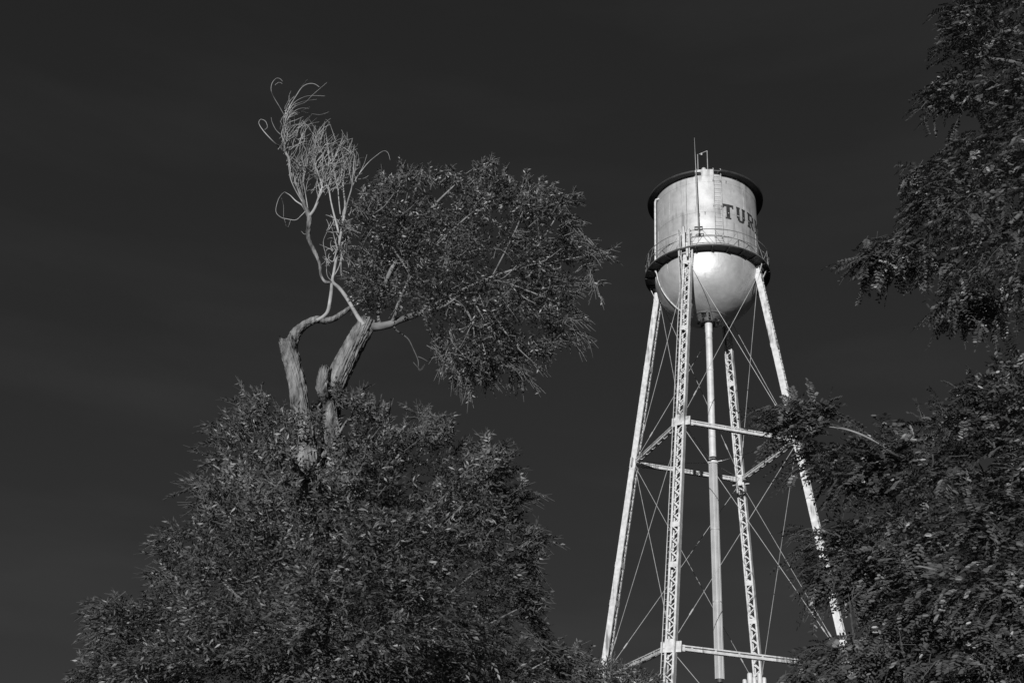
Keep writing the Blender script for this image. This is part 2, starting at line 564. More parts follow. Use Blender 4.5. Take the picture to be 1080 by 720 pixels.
for i, ch in enumerate('TURKEY'):
    mb = MB(); u0 = LETA + i * PITCHL
    for q, (xa, ya, xb, yb) in enumerate(GL[ch]):
        nseg = max(1, int((xb - xa) / .2))
        for s_ in range(nseg):
            x0_ = xa + (xb - xa) * s_ / nseg; x1_ = xa + (xb - xa) * (s_ + 1) / nseg
            wallquad(mb, [(x0_, ya), (x1_, ya), (x1_, yb), (x0_, yb)], q * .0012)
    for q, (p, p2, w) in enumerate(DG.get(ch, [])):
        wallquad(mb, [(p[0] - w / 2, p[1]), (p[0] + w / 2, p[1]), (p2[0] + w / 2, p2[1]), (p2[0] - w / 2, p2[1])][::(1 if p2[1] > p[1] else -1)], .010 + q * .002)
    child(mb, 'letter', M['letter'], tower, sub=wall)

# legs
for k in range(4):
    a = base - LAZ + k * pi / 2
    P0, P1 = legp(k, ZG), legp(k, zb - .12)
    d = P1 - P0; LL = np.linalg.norm(d); d /= LL
    t_ = np.array([-sin(a), cos(a), 0]); o_ = np.cross(t_, d); o_ *= np.sign(o_.dot([cos(a), sin(a), 0]))
    W2, DP, FL = .235, .17, .075
    leg = MB()
    for s_ in (-1, 1):
        c = (P0 + P1) / 2 + t_ * s_ * W2
        leg.box(c, d, t_, o_, LL / 2, .011, DP)
        for q in (-1, 1):
            leg.box(c - t_ * s_ * (FL / 2 + .012) + o_ * q * (DP - .010), d, t_, o_, LL / 2, FL / 2, .0095)
    # batten plates and gussets at the strut levels, foot and head
    for z, h in ((zA, .32), (zB, .32), (zA - 6.0, .14), (zA + 6.0, .14), (zB + 4.0, .14), (zB - 5.5, .14), (ZG + .6, .5), (zb - .6, .34)):
        q = (z - P0[2]) / (P1[2] - P0[2]); c = P0 + (P1 - P0) * q
        for s_ in (-1, 1):
            leg.box(c + o_ * s_ * (DP + .012), d, t_, o_, h, W2 + .01, .009)
    for z in (zA, zB):
        q = (z - P0[2]) / (P1[2] - P0[2]); c = P0 + (P1 - P0) * q
        for s_ in (-1, 1):
            leg.box(c + t_ * s_ * (W2 + .15), d, t_, o_, .26, .13, .02)
    # head: bracket spreading to the balcony ring
    c = P1 + UP * -.05
    leg.box(c + o_ * .14 + UP * .0, o_, t_, UP, .20, W2 + .08, .05)
    for s_ in (-1, 1):
        leg.bar(c - UP * .9 + t_ * s_ * W2 + o_ * .1, c + o_ * .45 + t_ * s_ * .42 - UP * .02, t_, .09, .03)
    leg.box(P0 - UP * .02, t_, (cos(a), sin(a), 0), UP, .45, .4, .03)
    L = child(leg, 'leg', M['steel'], tower)
    lac = MB()
    pitch = .34; m_ = int(LL / pitch)
    for s_ in (-1, 1):
        for j in range(m_):
            q0 = j * pitch; sg = 1 if j % 2 == 0 else -1
            A_ = P0 + d * q0 + t_ * sg * (W2 - .04) + o_ * s_ * (DP + .008 + .006 * (j % 2))
            B_ = P0 + d * (q0 + pitch) - t_ * sg * (W2 - .04) + o_ * s_ * (DP + .008 + .006 * (j % 2))
            lac.bar(A_, B_, t_, .052, .005)
    child(lac, 'lacing', M['steel'], tower, sub=L)
    f = MB()
    cb = np.array([P0[0], P0[1], 0])
    e_ = np.array([cos(a), sin(a), 0])
    V = []
    for z, w in ((-.6, .95), (ZG - .12, .75), (ZG - .05, .68)):
        V += [cb + UP * z + e_ * w * i + t_ * w * j for i, j in ((-1, -1), (1, -1), (1, 1), (-1, 1))]
    f.add(V, [(0, 1, 5, 4), (1, 2, 6, 5), (2, 3, 7, 6), (3, 0, 4, 7), (4, 5, 9, 8), (5, 6, 10, 9), (6, 7, 11, 10), (7, 4, 8, 11), (8, 9, 10, 11), (3, 2, 1, 0)])
    child(f, 'footing', M['concrete'], tower)

# ladder up the front leg
mb = MB()
P0, P1 = legp(0, ZG + 2.5), legp(0, zb + .2)
a = base - LAZ
t_ = np.array([-sin(a), cos(a), 0]); o_ = np.array([cos(a), sin(a), 0])
off0 = -t_ * .33 + o_ * .10
d = (P1 - P0); LL = np.linalg.norm(d); d /= LL
top = P1 + off0 + o_ * .62 + UP * 1.0
for q in (-.085, .085):
    mb.tube([P0 + off0 + t_ * q, P0 + (P1 - P0) * .93 + off0 + t_ * q, P1 + off0 + o_ * .5 + t_ * q - UP * .2, top + t_ * q], .022, 6)
for j in range(int(LL / .3)):
    c = P0 + d * j * .3 + off0 + o_ * (0 if j * .3 < LL * .93 else .5 * (j * .3 - LL * .93) / (LL * .07))
    mb.tube([c - t_ * .085, c + t_ * .085], .009, 5)
for j in range(12):
    c = P0 + d * LL * (j + .5) / 13
    mb.bar(c - t_ * .24, c + off0, o_, .05, .02)
child(mb, 'leg_ladder', M['lad'], tower)
mb = MB()
for q in (-.34, .30):
    for s_ in (0, 1):
        c = X1(RB - .05 - s_ * .35, a, zb) + t_ * q
        mb.tube([c - UP * .5, c + UP * 1.35], .03, 6)
for z in (zb + .35, zb + .8, zb + 1.3):
    c = X1(RB - .05, a, z)
    mb.tube([c - t_ * .34, c - t_ * .34 - o_ * .35], .02, 6); mb.tube([c + t_ * .30, c + t_ * .30 - o_ * .35], .02, 6)
    mb.tube([c - t_ * .34 - o_ * .35, c + t_ * .30 - o_ * .35], .02, 6)
mb.box(X1(RB - .02, a - .01, zb + .75), t_, o_, UP, .09, .02, .75)
mb.box(X1(RB - .05, a + .04, zb - .15), t_, o_, UP, .06, .03, .5)
mb.box(X1(RB - .05, a + .075, zb + .3), t_, o_, UP, .02, .03, .8)
child(mb, 'ladder_gate', M['steel'], tower)

# horizontal struts between the legs
for z in (zB, zA):
    for k in range(4):
        A_, B_ = legp(k, z), legp((k + 1) % 4, z)
        d = (B_ - A_) / np.linalg.norm(B_ - A_)
        A_ = A_ + d * .42; B_ = B_ - d * .42
        n_ = np.cross(d, UP)
        mb = MB()
        c = (A_ + B_) / 2; hl = np.linalg.norm(B_ - A_) / 2
        for s_ in (-1, 1):       # two channels side by side, the gap between them dark
            mb.box(c + n_ * s_ * .12 - UP * .045, d, n_, UP, hl, .009, .060)
            mb.box(c + n_ * s_ * .12 + UP * .095, d, n_, UP, hl, .009, .026)
            mb.box(c + n_ * s_ * .095 + UP * .127, d, n_, UP, hl, .016, .008)
            mb.box(c + n_ * s_ * .095 - UP * .110, d, n_, UP, hl, .016, .006)
        nb = 7
        for j in range(nb):
            cc = A_ + d * (2 * hl) * (j + .5) / nb
            mb.box(cc - UP * .112, d, n_, UP, .10, .10, .003)
            mb.box(cc + UP * .035, d, n_, UP, .04, .10, .10)
        for cc in (A_ + d * .1, B_ - d * .1):
            mb.box(cc, d, n_, UP, .14, .10, .15)
        child(mb, 'strut', M['steel'], tower)

# tie rods: an X on each face of each panel
for (z0, z1) in ((ZG + .5, zB), (zB, zA), (zA, zb - .5)):
    for k in range(4):
        k2 = (k + 1) % 4
        for (ka, kb, s_) in ((k, k2, 0), (k2, k, 1)):
            a_ = legp(ka, z0 + .1); b_ = legp(kb, z1 - .1)
            d = b_ - a_; L_ = np.linalg.norm(d); d /= L_
            nrm = np.cross(d, UP); nrm /= np.linalg.norm(nrm)
            oo = nrm * (.035 if s_ else -.035)
            a_ = a_ + d * .35 + oo; b_ = b_ - d * .30 + oo
            mb = MB()
            mb.tube([a_, b_], .016, 6)
            q = a_ + d * 1.5
            mb.tube([q, q + d * .07, q + d * .38, q + d * .45], [.016, .04, .04, .016], 8)
            child(mb, 'tie_rod', M['rod'], tower)

# centre riser with its jacket, collars and spider rods
zc = axis_z(487.0)
zj = axis_z(716.0)
rise = MB()
rise.lathe(AX, AY, [(.20, zc), (.20, zp - .80)] + [(.225, zp - .75), (.225, zp + .02)], 32)
for z in np.linspace(zc + 1.5, zp - 1.2, 4):
    rise.lathe(AX, AY, [(.2, z - .04), (.215, z - .04), (.215, z + .04), (.2, z + .04)], 32)
rp = child(rise, 'riser_pipe', M['riser'], tower, True)
jk = MB()
NS = 96
for i_, (za_, zb_) in enumerate([(zj, zj + (zc - zj) / 3), (zj + (zc - zj) / 3, zj + 2 * (zc - zj) / 3), (zj + 2 * (zc - zj) / 3, zc)]):
    V = []
    for z in (za_ + .01, zb_ - .01):
        for q in range(NS):
            a_ = q * 2 * pi / NS
            r_ = .235 + (.012 if (q // 3) % 2 else -.006)
            V.append(X1(r_, a_, z))
    jk.add(V, [(q, (q + 1) % NS, NS + (q + 1) % NS, NS + q) for q in range(NS)] + [tuple(range(NS))[::-1]])
    jk.lathe(AX, AY, [(.24, zb_ - .03), (.26, zb_ - .03), (.26, zb_ + .03), (.24, zb_ + .03)], 48)
child(jk, 'riser_jacket', M['jacket'], tower, sub=rp)
lo = MB()
lo.lathe(AX, AY, [(.15, .0), (.15, zj + .05)], 32)
lo.lathe(AX, AY, [(.7, 0.0), (.7, .5), (.01, .5)], 40)
child(lo, 'riser_base', M['dark'], tower, True, sub=rp)
cl = MB()
cl.lathe(AX, AY, [(.255, zc - .12), (.30, zc - .12), (.30, zc + .02), (.255, zc + .02)], 40)
cl.lathe(AX, AY, [(.22, zc + .06), (.33, zc + .06), (.33, zc + .10), (.22, zc + .10)], 40)
for q in range(4):
    a_ = base - LAZ + q * pi / 2
    cl.box(X1(.42, a_, zc), (cos(a_), sin(a_), 0), (-sin(a_), cos(a_), 0), UP, .13, .04, .03)
child(cl, 'riser_collar', M['riser'], tower, sub=rp)
for q in range(4):
    a_ = base - LAZ + q * pi / 2
    mb = MB(); mb.tube([X1(.5, a_, zc), legp(q, zA + .1)], .013, 6)
    child(mb, 'spider_rod', M['rod'], tower)

# panel antennas clamped round the back leg
ac = at(795.0, 716.0, legp(2, zB)[1]);
ac = legp(2, zB + .02) + (at(795, 715, AY) - at(801.3, 731, AY)) * 0
for i in range(5):
    x = -.55 + i * .275
    hz = [.78, 1.12, .92, 1.16, .95][i]
    rr_ = [.12, .15, .13, .14, .12][i]
    c = legp(2, zB - .2) + np.array([x - .42, -.55 - .12 * (i % 2), -.34])
    mb = MB()
    mb.lathe(c[0], c[1], [(.01, c[2]), (rr_ * .9, c[2]), (rr_, c[2] + .05), (rr_, c[2] + hz + .42), (rr_ * .8, c[2] + hz + .49), (.01, c[2] + hz + .5)], 20)
    child(mb, 'antenna_panel', M['riser'], tower, False)
mb = MB()
c = legp(2, zB - .25)
for z in (0, -.5):
    mb.box(c + np.array([-.42, -.42, z]), (1, 0, 0), (0, 1, 0), UP, .6, .03, .03)
    mb.box(c + np.array([-.1, -.25, z]), (1, 0, 0), (0, 1, 0), UP, .05, .18, .03)
child(mb, 'antenna_mount', M['dark'], tower)


# ------------------------------------------------------------------ foliage
def inpoly(px, py, poly):
    P = np.asarray(poly, float); n_ = len(P)
    ins = np.zeros(len(px), bool)
    j = n_ - 1
    for i in range(n_):
        xi, yi = P[i]; xj, yj = P[j]
        c_ = ((yi > py) != (yj > py)) & (px < (xj - xi) * (py - yi) / (yj - yi + 1e-12) + xi)
        ins ^= c_
        j = i
    return ins


def edgedist(px, py, poly):
    P = np.asarray(poly, float); best = np.full(len(px), 1e9)
    for i in range(len(P)):
        a_, b_ = P[i], P[(i + 1) % len(P)]
        d_ = b_ - a_; l2 = d_.dot(d_) + 1e-9
        t_ = np.clip(((px - a_[0]) * d_[0] + (py - a_[1]) * d_[1]) / l2, 0, 1)
        best = np.minimum(best, np.hypot(px - a_[0] - t_ * d_[0], py - a_[1] - t_ * d_[1]))
    return best


def nrm(a_):
    return a_ / (np.linalg.norm(a_, axis=-1, keepdims=True) + 1e-9)


def leaves_mesh(name, m, root, pos, ldir, lnor, length, width, shape='point'):
    """pos,ldir,lnor (N,3), length,width (N): folded leaves as one mesh"""
    N_ = len(pos)
    ldir = nrm(ldir); lnor = nrm(lnor - ldir * (lnor * ldir).sum(-1, keepdims=True)); side = np.cross(ldir, lnor)
    if shape == 'point':
        T = np.array([(0, 0, 0), (.42, .5, .10), (1, 0, -.06), (.42, -.5, .10)])
        F_ = [(0, 2, 1), (0, 3, 2)]
    else:
        T = np.array([(0, 0, 0), (.25, .42, .05), (.72, .46, .05), (1, 0, -.03), (.72, -.46, .05), (.25, -.42, .05)])
        F_ = [(0, 3, 2, 1), (0, 5, 4, 3)]
    nv = len(T)
    V = (pos[:, None, :] + ldir[:, None, :] * (T[None, :, 0, None] * length[:, None, None])
         + side[:, None, :] * (T[None, :, 1, None] * width[:, None, None])
         + lnor[:, None, :] * (T[None, :, 2, None] * width[:, None, None])).reshape(-1, 3)
    V = V - np.array(root.location)
    F_ = np.array(F_); fl = F_.shape[1]
    idx = (np.arange(N_)[:, None, None] * nv + F_[None]).reshape(-1)
    me = bpy.data.meshes.new(name)
    me.vertices.add(len(V)); me.vertices.foreach_set('co', V.reshape(-1).astype(np.float32))
    me.loops.add(len(idx)); me.loops.foreach_set('vertex_index', idx.astype(np.int32))
    nf = N_ * len(F_)
    me.polygons.add(nf)
    me.polygons.foreach_set('loop_start', (np.arange(nf) * fl).astype(np.int32))
    me.polygons.foreach_set('loop_total', np.full(nf, fl, np.int32))
    me.update(calc_edges=True)
    me.materials.append(m)
    o_ = bpy.data.objects.new(name, me); COL.objects.link(o_); o_.parent = root
    return o_


def merge_into(o_, mb):
    """append tubes (twigs) to an existing leaf mesh as a second material slot is not needed: separate part"""
    return o_


ZS = 1.5


def clump(P, sc, seed):
    return np.array([noise.noise(Vector((p[0] * sc + seed, p[1] * sc, p[2] * sc * ZS))) + .45 * noise.noise(Vector((p[0] * sc * 2.3 + seed, p[1] * sc * 2.3, p[2] * sc * 2.3 * ZS))) for p in P])


def sprays_in(poly, Y, n, tmax, holes=(), fronthole=(), thr=-0.12, sc=1.1, seed=0.0, core=None, edge=0.0, pxm=0.011, shell=0.55):
    """points in the crown's volume, denser towards its skin; returns base points and outward directions"""
    P = np.asarray(poly, float)
    out = []
    got = 0
    cen = np.array(core if core is not None else P.mean(0), float)
    while got < n:
        k = n * 2
        px = rng.uniform(P[:, 0].min(), P[:, 0].max(), k); py = rng.uniform(P[:, 1].min(), P[:, 1].max(), k)
        ok = inpoly(px, py, poly)
        for h in holes: ok &= ~inpoly(px, py, h)
        px, py = px[ok], py[ok]
        ed = edgedist(px, py, poly)
        kk = ed > edge
        px, py, ed = px[kk], py[kk], ed[kk]
        T_ = np.minimum(tmax, np.sqrt(np.maximum(ed, 1) * 2.2 * pxm * tmax) + .12)
        q = rng.uniform(-1, 1, len(px)); q = np.sign(q) * np.abs(q) ** shell
        dy = q * T_
        ok = np.ones(len(px), bool)
        for h in fronthole: ok &= ~(inpoly(px, py, h) & (dy < .4))
        px, py, dy, ed_ = px[ok], py[ok], dy[ok], ed[ok]
        B = at_arr(px, py, Y + dy)
        c_ = clump(B, sc, seed)
        eq = ed_ < 9
        ok = c_ + rng.uniform(-.05, .05, len(c_)) + .12 * eq > thr
        B, px, py, dy = B[ok], px[ok], py[ok], dy[ok]
        o2 = np.stack([(px - cen[0]), dy / pxm * .8, -(py - cen[1])], -1)
        out.append((B, nrm(o2))); got += len(B)
    B = np.concatenate([q[0] for q in out])[:n]; O = np.concatenate([q[1] for q in out])[:n]
    return B, O


FACE = (0, -.12, .1)


def spray_leaves(B, dirs, slen, nl, ll, lw, droop=.25, ang=.75, jit=.35, face=None):
    FACE_ = FACE if face is None else face
    """leaves in two ranks along each twig"""
    N_ = len(B)
    t_ = (np.arange(nl) + 1.0) / nl
    dirs = nrm(dirs)
    sideh = nrm(np.cross(dirs, np.array([0, 0, 1.0])) + rng.normal(0, .25, (N_, 3)))
    nor = nrm(np.cross(sideh, dirs))  # upper side of the spray
    nor = nor * np.sign(nor[:, 2:3] + 1e-6) + rng.normal(0, .45, (N_, 3))
    L_ = slen * rng.uniform(.6, 1.25, N_)
    pos = (B[:, None] + dirs[:, None] * (t_[None, :, None] * L_[:, None, None])
           - np.array([0, 0, 1.0]) * (droop * (t_ ** 2)[None, :, None] * L_[:, None, None]))
    sg = np.where(np.arange(nl) % 2 == 0, 1.0, -1.0)
    ld = (dirs[:, None] * (1 - ang * .6) + sideh[:, None] * (sg[None, :, None] * ang)
          - np.array([0, 0, 1.0]) * .15 + rng.normal(0, jit, (N_, nl, 3)))
    ln = nor[:, None] * .8 + np.array(FACE_) + rng.normal(0, max(.22, jit * 1.5), (N_, nl, 3))
    n_ = N_ * nl
    return (pos.reshape(-1, 3), ld.reshape(-1, 3), ln.reshape(-1, 3),
            ll * rng.uniform(.65, 1.2, n_), lw * rng.uniform(.7, 1.15, n_))


def twig_mesh(name, m, root, B, dirs, slen, droop, r=.004, sub=None):
    mb = MB()
    for b_, d_ in zip(B, nrm(dirs)):
        k_ = rng.normal(0, slen * .10, 3); pts = [b_ - d_ * slen * .5 + k_, b_, b_ + d_ * slen * .5 - UP * droop * slen * .25, b_ + d_ * slen - UP * droop * slen + k_ * .3]
        mb.tube(pts, [r * 1.5, r * 1.2, r, r * .5], 4, cap=False)
    return child(mb, name, m, root, sub=sub)


def cat(*gs):
    return [np.concatenate([g_[i] for g_ in gs]) for i in range(len(gs[0]))]


def auto_spikes(poly, core, step, lmin, lmax, skip=None):
    out = []; Pn = np.asarray(poly, float)
    for i in range(len(Pn)):
        a_, b_ = Pn[i], Pn[(i + 1) % len(Pn)]
        L_ = np.hypot(*(b_ - a_)); nn = max(1, int(L_ / step + rng.uniform(0, 1)))
        for j in range(nn):
            p_ = a_ + (b_ - a_) * rng.uniform()
            if p_[1] > 715 or p_[0] > 1085 or p_[1] < 2 or (skip and inpoly(p_[:1], p_[1:2], skip)[0]): continue
            o_ = p_ - np.array(core, float); o_ /= np.hypot(*o_)
            th = math.atan2(o_[1], o_[0]) + rng.normal(0, .35)
            l_ = rng.uniform(lmin, lmax)
            out.append((p_[0] - 8 * cos(th), p_[1] - 8 * sin(th), p_[0] + l_ * cos(th), p_[1] + l_ * sin(th)))
    return out


def spike_dirs(spikes, Y, per, spread=.06):
    """leafy shoots poking out of the outline: from (x0,y0) to (x1,y1) in the photograph"""
    Bs, Ds = [], []
    for s_ in spikes:
        x0, y0, x1, y1 = s_[:4]
        yy = Y + rng.uniform(-.5, .3)
        a_ = at(x0, y0, yy); b_ = at(x1, y1, yy + rng.uniform(-.15, .15))
        L_ = np.linalg.norm(b_ - a_)
        for j in range(per):
            q = j / per
            Bs.append(a_ + (b_ - a_) * q * .85 + rng.normal(0, spread * (1 - q) * L_ * .6, 3))
            Ds.append((b_ - a_) / L_ + rng.normal(0, .30, 3))
    return np.array(Bs), np.array(Ds)


# ---------------- the elm
TY = 12.0
elm = thing('elm_tree', 'broken elm with two leaning trunk stubs, bare dead branches on top and leafy crown below', 'tree',
            tuple(at(330, 420, TY)[:2]) + (0.0,))
base_xy = np.array([elm.location.x, elm.location.y])


def P(px, py, dy=0.0, Y=TY):
    return at(px, py, Y + dy)


def wpx(w, px, py, Y=TY):
    """half width in metres of something w pixels wide there"""
    p_ = at(px, py, Y); d_ = p_[1] * cos(PITCH) + (p_[2] - CAMZ) * sin(PITCH)
    return w * d_ / F / 2


def trace(tr, dy0=0.0, Y=TY):
    pts = []; rad = []
    for q in tr:
        x, y, w = q[:3]; dd = q[3] if len(q) > 3 else 0.0
        pts.append(P(x, y, dy0 + dd, Y)); rad.append(wpx(w, x, y, Y))
    return pts, rad


mb = MB()
low = [np.array([base_xy[0] + .05, TY, -.2]), np.array([base_xy[0] + .02, TY, .5]), np.array([base_xy[0], TY, 2.0])]
lowr = [.55, .42, .36]
# left stub
pts, rad = trace([(331, 620, 26), (327, 540, 24), (324, 490, 23), (319, 445, 19), (314, 410, 17.5), (309, 385, 17), (304.5, 368, 16.5), (303, 360, 16)])
mb.tube(low + pts, lowr + rad, 110, smooth=18, wob=.10, furrow=.016, jag=.10)
pts, rad = trace([(306, 380, 12), (308, 362, 13), (312, 352, 11.5), (318, 345.5, 9), (326, 340, 8), (334, 337, 7), (343, 338, 6), (352, 336, 5.5), (360, 331, 4.8), (370, 324, 3.6)], .03)
mb.tube(pts, rad, 48, smooth=14, wob=.12, furrow=.008)
# leaning trunk
pts, rad = trace([(345, 700, 26, .3), (348, 600, 25, .3), (350, 520, 24, .35), (350, 470, 22, .38), (350, 435, 17, .38), (351, 418, 17, .34), (353, 406, 22, .16), (362, 386, 22, .1), (374, 363, 20.5, .1), (384, 346, 19, .1), (388.5, 338, 17, .1)])
mb.tube(low[:2] + [np.array([base_xy[0] + .1, TY + .2, 2.2])] + pts, lowr[:2] + [.33] + rad, 120, smooth=18, wob=.09, furrow=.018, jag=.04)
# stub beside it
pts, rad = trace([(352, 450, 12, .32), (346, 424, 12, .2), (340.5, 411, 12.5, .03), (340.5, 400, 12, -.02), (343, 389, 10.5, -.02)])
mb.tube(pts, rad, 70, smooth=12, wob=.12, furrow=.014, jag=.12)
trunk = child(mb, 'trunk', M['bark'], elm, True)

# live limb to the upper crown
mb = MB()
for tr in ([(392, 345, 10, .1), (402, 344, 8.5), (413, 341.5, 8), (420, 338, 7), (432, 334, 6.5), (447, 328, 5), (470, 315, 4, .2), (500, 300, 3, .4), (540, 285, 2.5, .3), (590, 275, 1.6, .2), (640, 266, 1, .1)],
           [(401, 344, 4, .16), (399, 325, 4, .35), (410, 290, 5, .4), (430, 255, 4, .5), (455, 220, 3, .4), (480, 195, 1.5, .3)],
           [(413, 341, 4), (417, 332, 4, -.1), (420, 320, 3, -.2), (432, 295, 3, -.3), (450, 270, 2.5, -.4), (480, 240, 2, -.5), (520, 205, 1.3, -.4)],
           [(447, 328, 4), (470, 322, 3, -.2), (500, 300, 2, -.55), (525, 296, 1.8, -.7), (555, 306, 1.6, -.75), (585, 318, 1.0, -.7)],
           [(470, 318, 3), (490, 325, 2.2, -.4), (500, 350, 1.6, -.6), (497, 385, 1.2, -.5), (490, 408, .8, -.4)],
           [(500, 318, 2.2, -.3), (510, 335, 1.6, -.6), (525, 350, 1.2, -.7), (530, 365, 1, -.6)],
           [(520, 330, 2, -.3), (540, 360, 1.5, -.5), (560, 380, 1, -.5)],
           [(440, 300, 2.4, .2), (420, 270, 2, .2), (400, 240, 1.6, .1), (385, 215, 1.2, 0)],
           [(560, 270, 2, .2), (580, 240, 1.5, .1), (600, 205, 1, 0)],
           [(520, 290, 2, .3), (545, 240, 1.6, .2), (560, 195, 1, .1)]):
    pts, rad = trace(tr); mb.tube(pts, rad, 10, smooth=4, wob=.06)
for x0, y0, x1, y1 in ((520, 298, 545, 280), (528, 297, 560, 290), (505, 310, 520, 340), (490, 300, 470, 270), (455, 318, 430, 300), (540, 301, 565, 320), (550, 303, 590, 300), (505, 340, 512, 372), (496, 345, 480, 372), (560, 280, 592, 262), (420, 265, 432, 235), (395, 225, 415, 205)):
    pts, rad = trace([(x0, y0, 1.4, -.6), ((x0 + x1) / 2, (y0 + y1) / 2 + 3, 1.1, -.75), (x1, y1, .7, -.85)]); mb.tube(pts, rad, 5, smooth=3)
limb = child(mb, 'limb', M['twig2'], elm, True)
# hanging dead shoot below the limb
mb = MB()
for tr in ([(414, 342, 3), (418, 348, 2), (425, 353, 1.8), (431, 358, 1.5), (436, 368, 1.2), (441, 380, 1.2), (441, 388, 1)],
           [(441, 376, 1.2), (446, 378, 1), (451, 381, .7)], [(436, 382, .8), (444, 390, .8), (448, 384, .6)], [(441, 388, 1), (443, 391, .7), (446, 386, .6)]):
    pts, rad = trace(tr); mb.tube(pts, rad, 6, smooth=4)
child(mb, 'hanging_twig', M['twig'], elm, True)

# dead top, traced main stems and grown twigs
dead = []
dead += [[(384, 343, 5), (378, 335, 4.6), (372, 325, 4.2), (365, 313, 4.2), (358, 304, 4), (351, 297, 3.4), (352, 288, 3), (355, 272, 3), (358, 255, 3), (361, 240, 3), (363, 228, 3)],
         [(334, 338, 4), (341, 334, 4), (346, 328, 4.2), (348, 318, 3.8), (349.5, 308, 4), (350, 299, 3)],
         [(350, 298, 3), (343, 297, 2.8), (338.5, 290, 2.6), (337, 278, 3), (333, 268, 4), (328, 258, 4.4), (325, 248, 4.6), (326, 236, 5), (326, 228, 5), (322, 218, 4.2), (318, 208, 4), (315, 199, 3.6), (310, 190, 3), (306, 180, 2.6), (305, 168, 2.4), (301, 160, 2.8), (300, 150, 2), (297, 142, 1.8), (300, 132, 1.8), (303, 122, 1.8), (306, 112, 1.8), (312, 102, 1.7), (318, 93, 1.6), (324, 89, 1.5), (331, 88.5, 1.2), (337, 92, .9)],
         [(326, 229, 4), (331, 222, 3.4), (335, 213, 3), (338, 203, 3), (340, 197, 2.4), (337, 187, 2), (334, 178, 1.8), (331, 165, 1.6), (333, 150, 1.4), (336, 138, 1.2), (345, 128, 1), (349, 125, .7)],
         [(300, 160, 3), (294, 154, 2.2), (291, 152, 1.8), (284, 145, 1.6), (277, 137, 1.4), (273, 130, 1), (275, 126, .9), (280, 128, .9), (282, 134, .8), (279, 137, .6)],
         [(296, 142, 1.4), (291, 137, 1.2), (287, 129, 1), (286, 124, .7)],
         [(300, 122, 1.3), (295, 113, 1.3), (289, 103, 1.3), (286, 95, 1.3), (287, 88, 1.2), (291, 83, 1), (295, 83, .9), (298, 86, .7)],
         [(290, 90, 1), (294, 87, .8), (298, 88.5, .6)],
         [(303, 120, 1.4), (311, 108, 1.2), (322, 102, 1), (332, 101, .9), (343, 101.5, .6)],
         [(304, 120, 1.4), (312, 112, 1.2), (322, 108, 1), (330, 100, .8), (345, 87, .6)],
         [(302, 128, 1.3), (308, 121, 1.2), (316, 118, 1.1), (328, 120, 1), (338, 121, .8), (347, 118, .5)],
         [(318, 92, 1), (321, 88, .8), (324, 84, .6)],
         [(305, 108, 1.2), (305, 101, 1), (307, 96, .6)], [(307, 112, 1.1), (320, 107, .9), (334, 105, .6)],
         [(338, 197, 2), (345, 196, 1.6), (347, 200, 2), (349, 212, 2), (352, 225, 2.3), (356, 240, 2.5), (357, 246, 2)],
         [(359, 226, 1.8), (357.5, 212, 1.7), (356, 196, 1.5), (352, 180, 1.3), (355, 160, 1.1), (362, 150, 1), (372, 146, .9)],
         [(363, 228, 2.8), (364, 215, 2.4), (362, 197, 2.2), (363, 182, 2), (366, 165, 1.9), (370, 152, 1.5), (372, 146, 1.2)],
         [(363, 228, 2.6), (367, 212, 2.2), (371, 198, 2), (372.5, 183, 1.8), (374, 162, 1)],
         [(371, 198, 1.8), (376, 188, 1.7), (380, 182, 1.6), (388, 172, 1.4), (396, 165, 1.2), (404, 159.5, 1), (409, 161, .9), (411.5, 169, .6)],
         [(379, 183, 1.3), (384, 173, 1.2), (387, 163, .8)], [(376, 176, 1), (378, 168, .9), (384, 166, .6)],
         [(378, 189, 1.2), (384, 188, 1), (389, 185, .6)],
         [(323, 222, 1.6), (318, 227, 1.4), (312, 232, 1.4), (303, 231, 1.3), (296, 229, 1.2), (291, 223, 1.2), (293, 212, 1), (297, 205, .9), (301, 202, .7)],
         [(300, 231, 1), (303, 240, 1), (307, 231, .7)], [(299, 230, 1), (299, 217, .9), (297, 209, .6)],
         [(324, 225, 2.6), (319, 217, 2.2), (312, 212, 1.8), (306, 206, 1.4), (301, 203, 1.0)],
         [(321, 216, 1.8), (313, 203, 1.8), (307, 190, 1.8), (305, 178, 1.8), (304, 172, 1.4)],
         [(318, 206, 1.4), (313, 195, 1.3), (309, 180, 1.2), (312, 168, 1), (320, 155, .8)],
         [(329, 226, 2), (334, 214, 1.8), (340, 202, 1.6)],
         [(325, 222, 1.6), (322, 203, 1.6), (320, 190, 1.8), (323, 178, 1.6), (326, 160, 1.4), (330, 145, 1.2)],
         [(351, 297, 1.4), (345, 290, 1.2), (344, 272, 1.2), (341, 255, 1.2), (346, 243, 1)],
         [(352, 276, 2.2), (355, 262, 2), (352, 248, 1.6), (350, 240, 1.2)],
         [(353, 290, 1.6), (358, 280, 1.8), (360, 268, 1.8), (358, 255, 1.6), (362, 245, 1.3)],
         [(360, 292, 1.4), (360, 275, 1.6), (365, 262, 1.4), (364, 250, 1.1)],
         [(338, 280, 1), (343, 275, .9), (340, 271, .6)], [(325, 246, 1.2), (321, 247, 1), (318, 244, .7)],
         [(350, 292, 1.2), (346, 285, 1), (343, 280, .8)], [(372, 325, 1.2), (377, 317, 1), (382, 313, .7)]]
mb = MB()
allpts = []
